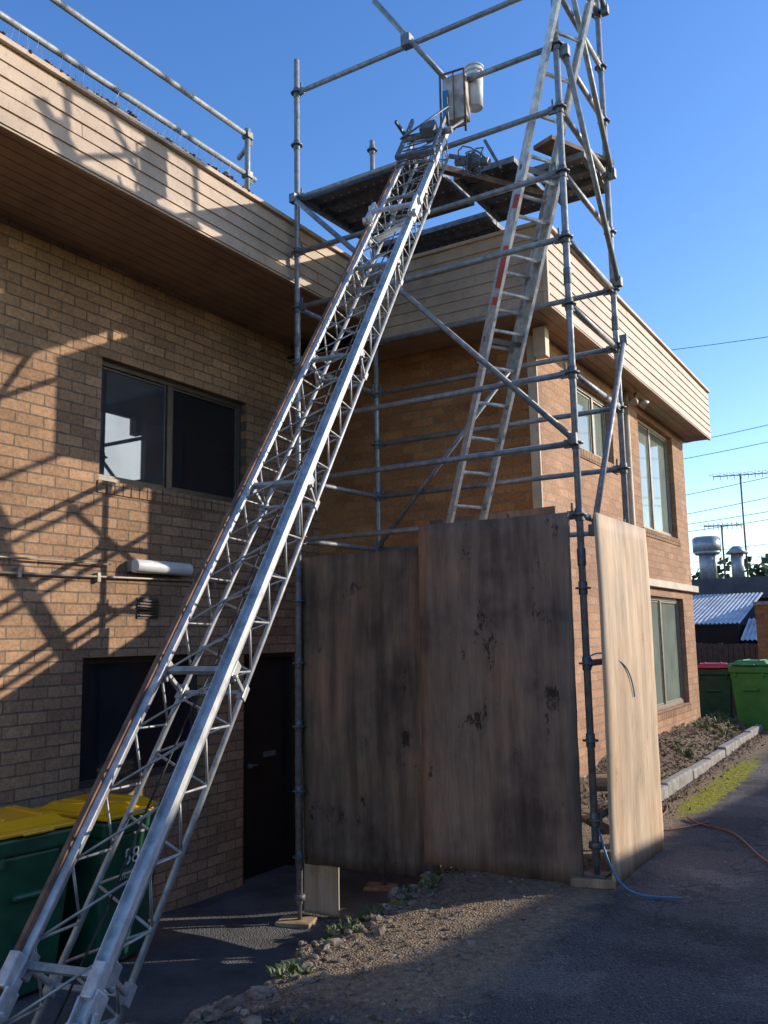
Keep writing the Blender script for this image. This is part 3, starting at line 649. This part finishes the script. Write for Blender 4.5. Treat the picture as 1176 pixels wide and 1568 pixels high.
# ------------------------------------------------------------------ wheelie bins
def bin_(name,pos,ang,body,lid,sc=1.0,txt=None):
    e=empty(name); q=M()
    def prof(w0,d0,z0,w1,d1,z1):
        i=len(q.v)
        for w_,d_,z in((w0,d0,z0),(w1,d1,z1)):
            for sx,sy in((-1,-1),(1,-1),(1,1),(-1,1)): q.v.append(V((sx*w_/2,sy*d_/2,z)))
        for k in range(4):
            j=(k+1)%4; q.f.append((i+k,i+j,i+4+j,i+4+k)); q.sm.append(False)
        q.f.append((i+3,i+2,i+1,i)); q.sm.append(False); q.f.append((i+4,i+5,i+6,i+7)); q.sm.append(False)
    prof(.44,.50,.03,.56,.66,.86); prof(.585,.70,.86,.60,.715,.965)
    q.box((-.12,-.352,.60),(.12,-.30,.64))
    for sx in(-.2,.2): q.box((sx-.02,-.37,.80),(sx+.02,-.33,.87))
    obj('body',q,body,e,.02)
    q=M(); prof(.60,.74,.975,.60,.74,1.0); prof(.50,.60,1.0,.40,.46,1.045); q.box((-.1,-.40,.975),(.1,-.36,.995))
    for sx in(-.12,.12): q.box((sx-.015,-.2,1.04),(sx+.015,.2,1.055))
    obj('lid',q,lid,e,.012)
    q=M(); q.tube((-.25,.42,.97),(.25,.42,.97),.016); q.box((-.26,.34,.955),(-.22,.44,.99)); q.box((.22,.34,.955),(.26,.44,.99)); obj('handle',q,body,e)
    q=M()
    for s in(-1,1): q.tube((s*.27,.27,.1),(s*.22,.27,.1),.1,20)
    q.tube((-.22,.27,.1),(.22,.27,.1),.012); obj('wheels',q,BLACK,e)
    if txt:
        cu=bpy.data.curves.new('number','FONT'); cu.body=txt; cu.size=.15; cu.extrude=.001; cu.align_x='CENTER'
        to=bpy.data.objects.new('number',cu); scene.collection.objects.link(to); to.parent=e
        to.rotation_euler=(math.radians(90+5),0,0); to.location=(-0.03,-.334,.66); cu.materials.append(WHITE)
        cu2=bpy.data.curves.new('suburb_label','FONT'); cu2.body='STREET ST'; cu2.size=.045; cu2.extrude=.001; cu2.align_x='CENTER'
        to=bpy.data.objects.new('suburb_label',cu2); scene.collection.objects.link(to); to.parent=e
        to.rotation_euler=(math.radians(90+5),0,0); to.location=(-0.03,-.325,.57); cu2.materials.append(WHITE)
    e.location=pos; e.rotation_euler=(0,0,ang); e.scale=(sc,sc,sc)
bin_('wheelie_bin',(-5.02,3.55,-.50),math.radians(84),BING,LIDY,1.0)
bin_('wheelie_bin.001',(-5.0,4.26,-.52),math.radians(95),BING,LIDY,1.0,'58')
bin_('wheelie_bin.002',(-3.13,15.2,.03),math.radians(10),BING,LIDR,1.0)
bin_('wheelie_bin.003',(-2.48,15.1,.03),math.radians(-5),BINB,BINB,1.05)
bin_('wheelie_bin.004',(-1.86,15.4,.03),math.radians(5),BINB,BINB,1.05)
# ------------------------------------------------------------------ hoses
def hose(name,pts,r,mat):
    cu=bpy.data.curves.new(name,'CURVE'); cu.dimensions='3D'; cu.bevel_depth=r; cu.bevel_resolution=3; sp_=cu.splines.new('NURBS'); sp_.points.add(len(pts)-1)
    for k,p in enumerate(pts): sp_.points[k].co=(*p,1)
    sp_.use_endpoint_u=True; sp_.order_u=4; sp_.resolution_u=8
    o=bpy.data.objects.new(name,cu); scene.collection.objects.link(o); cu.materials.append(mat)
hose('air_hose',[(-1.95,5.7,.35),(-1.88,5.6,.2),(-1.78,5.55,.03),(-1.62,5.55,.012),(-1.5,5.6,.012),(-1.42,5.6,.02)],.007,BLUEP)
hose('air_hose.001',[(-1.99,5.70,1.42),(-1.9,5.72,1.5),(-1.83,5.9,1.42),(-1.83,6.2,1.35),(-1.83,6.25,1.15)],.005,BLUEP)
hose('power_cable',[(-1.95,8.0,.02),(-1.8,7.7,.014),(-1.55,7.8,.014),(-1.25,7.0,.014),(-1.05,6.6,.014),(-.7,6.2,.014),(0,5.8,.014)],.0065,ORANGE)
hose('power_cable.001',[(-2.3,8.6,.02),(-2.15,8.3,.014),(-2.2,7.9,.014),(-2.0,7.6,.014),(-2.1,7.3,.014),(-1.9,7.5,.014),(-1.75,7.9,.014)],.006,ORANGE)
q=M(); q.beam((-2.0,6.0,.55),(-2.3,6.8,.5),.12,.035); q.beam((-1.96,5.95,.28),(-2.4,6.6,.25),.1,.03); obj('timber_offcuts',q,TIMB,None,.004)
# ------------------------------------------------------------------ neighbour & background
nb=empty('neighbour_building'); q=M(); q.box((4.2,-6,-.1),(9,10.2,4.1))
i=len(q.v)
zt=lambda y:3.22-.07*(y-11.3)
for y in(10.2,24): 
    for x,z in((4.2,-.1),(9,-.1),(9,zt(y)),(4.2,zt(y))): q.v.append(V((x,y,z)))
for f in((0,3,2,1),(4,5,6,7),(0,4,7,3),(1,2,6,5),(3,7,6,2)): q.f.append(tuple(i+k for k in f)); q.sm.append(False)
obj('walls',q,BR_N,nb)
q=M(); q.box((4.15,-6.05,4.1),(9.05,10.22,4.16)); obj('roof',q,ROOFM,nb)
q=M()
for y in(1,5,12,16): q.box((4.16,y,1.0),(4.215,y+1.4,2.2))
obj('windows',q,GLASS,nb,.01)
fe=empty('paling_fence'); q=M(); x=-7
while x<-2.3: q.box((x,18.5,-.1),(x+.09,18.52,1.35+random.uniform(-.02,.02))); x+=.1
obj('palings',q,simple('fence_dark',(0.09,0.08,0.07),.8),fe)
bw=empty('brick_wall'); q=M(); q.box((-2.75,17.6,-.1),(1.5,17.83,1.9)); q.box((-2.8,17.55,-.1),(-2.5,17.88,2.05)); obj('wall',q,BR_F,bw); q=M(); q.box((-2.83,17.52,2.05),(-2.47,17.91,2.12)); obj('cap',q,CONC,bw,.01)
sh=empty('garden_shed'); q=M()
def corr(mc,x0,x1,y0,z0,y1,z1,pitch=.09,amp=.014):
    n=int((x1-x0)/pitch*6)
    i=len(mc.v)
    for k in range(n+1):
        x=x0+(x1-x0)*k/n; dz=amp*math.cos(k/6*6.283); mc.v.append(V((x,y0,z0+dz))); mc.v.append(V((x,y1,z1+dz)))
    for k in range(n): mc.f.append((i+2*k,i+2*k+2,i+2*k+3,i+2*k+1)); mc.sm.append(True)
corr(q,-6.2,-3.45,19.6,1.75,23,2.5); corr(q,-3.4,-2.3,19.3,1.4,20.5,1.85); obj('roof_sheets',q,CORR,sh)
q=M(); q.box((-6.2,19.7,-.1),(-3.5,23,1.72)); obj('walls',q,DARK,sh)
nh=empty('neighbour_house'); q=M(); q.box((-2.75,20.8,-.1),(3,28,2.3)); obj('walls',q,BR_F,nh)
q=M(); q.box((-3.0,20.6,2.3),(3.2,28.2,2.42)); q.box((-8,24,2.4),(-2.2,30,2.95)); q.box((-8,24.2,-.1),(-2.4,29.8,2.4)); obj('roof',q,ROOFM,nh)
q=M(); q.box((-3.0,25,2.9),(-2.1,25.8,3.7)); q.box((-3.05,24.95,3.55),(-2.05,25.85,3.62)); obj('chimney',q,BR_F,nh)
rv=empty('roof_ventilator'); q=M(); c_=V((-5.0,24.5,2.9)); q.tube(c_,c_+V((0,0,.8)),.22,20); q.tube(c_+V((0,0,.8)),c_+V((0,0,1.15)),.36,20); q.tube(c_+V((0,0,1.15)),c_+V((0,0,1.2)),.36,20,.3); q.tube(c_+V((0,0,.72)),c_+V((0,0,.8)),.3,20,.36); q.tube(c_+V((.75,0,0)),c_+V((.75,0,.7)),.16,16);q.tube(c_+V((.75,0,.7)),c_+V((.75,0,.9)),.3,16,.1); obj('cowl',q,simple('vent_metal',(0.42,0.44,0.45),.5,.4),rv)
def antenna(name,p,h,s):
    e=empty(name); q=M(); p=V(p); q.tube(p,p+V((0,0,h)),.025,8); q.tube(p+V((-s,0,h)),p+V((s,0.3,h)),.015,6)
    for k in range(9):
        t=-1+k/4; c_=p+V((s*t,.3*(t+1)/2,h)); l=.28+.03*k; q.tube(c_-V((0.05,l,0)),c_+V((0.05,l,.03)),.008,5); q.tube(c_-V((0,0,.1)),c_+V((0,0,.1)),.008,5)
    obj('mast',q,GALVD,e)
antenna('tv_antenna',(-4.1,25,2.8),3.0,.7); antenna('tv_antenna.001',(-4.6,24.6,2.8),1.6,.45)
wr=M()
def wire(a,b,sag,r=.012):
    a=V(a);b=V(b); wr.path([a.lerp(b,k/16)-V((0,0,sag*4*(k/16)*(1-k/16))) for k in range(17)],r,5)
for a,b,s in (((-12,32,12.2),(12,34,12.6),.5),((-12,36,8.9),(12,30,11.0),.6),((-12,36,8.3),(12,30,10.3),.6),((-12,38,7.0),(10,30,9.3),.5),((-12,38,6.2),(10,30,8.6),.5),((-12,38,5.9),(10,30,7.6),.5),((-12,38,5.6),(10,30,7.3),.5),((-12,40,4.9),(10,34,6.5),.4),((-12,40,4.6),(10,34,5.6),.4),((-12,40,4.3),(10,34,5.3),.4)): wire(a,b,s)
obj('overhead_wires',wr,BLACK)
tf=M(); rnd=random.Random(9)
for k in range(26):
    cx=-22+k*1.5+rnd.uniform(-1,1); cy=60+rnd.uniform(-4,4); ch=rnd.uniform(4.6,6.8)
    for j in range(260):
        d=V((rnd.gauss(0,1),rnd.gauss(0,1),rnd.gauss(0,1))).normalized()*rnd.uniform(.5,1)**.5
        p=V((cx,cy,ch-2.2))+V((d.x*2.4,d.y*2,d.z*2.4)); s=rnd.uniform(.12,.3); u_=V((rnd.gauss(0,1),rnd.gauss(0,1),rnd.gauss(0,1))).normalized(); v_=u_.orthogonal().normalized()
        tf.quad(p-u_*s,p-v_*s,p+u_*s,p+v_*s)
obj('distant_trees',tf,TREE)
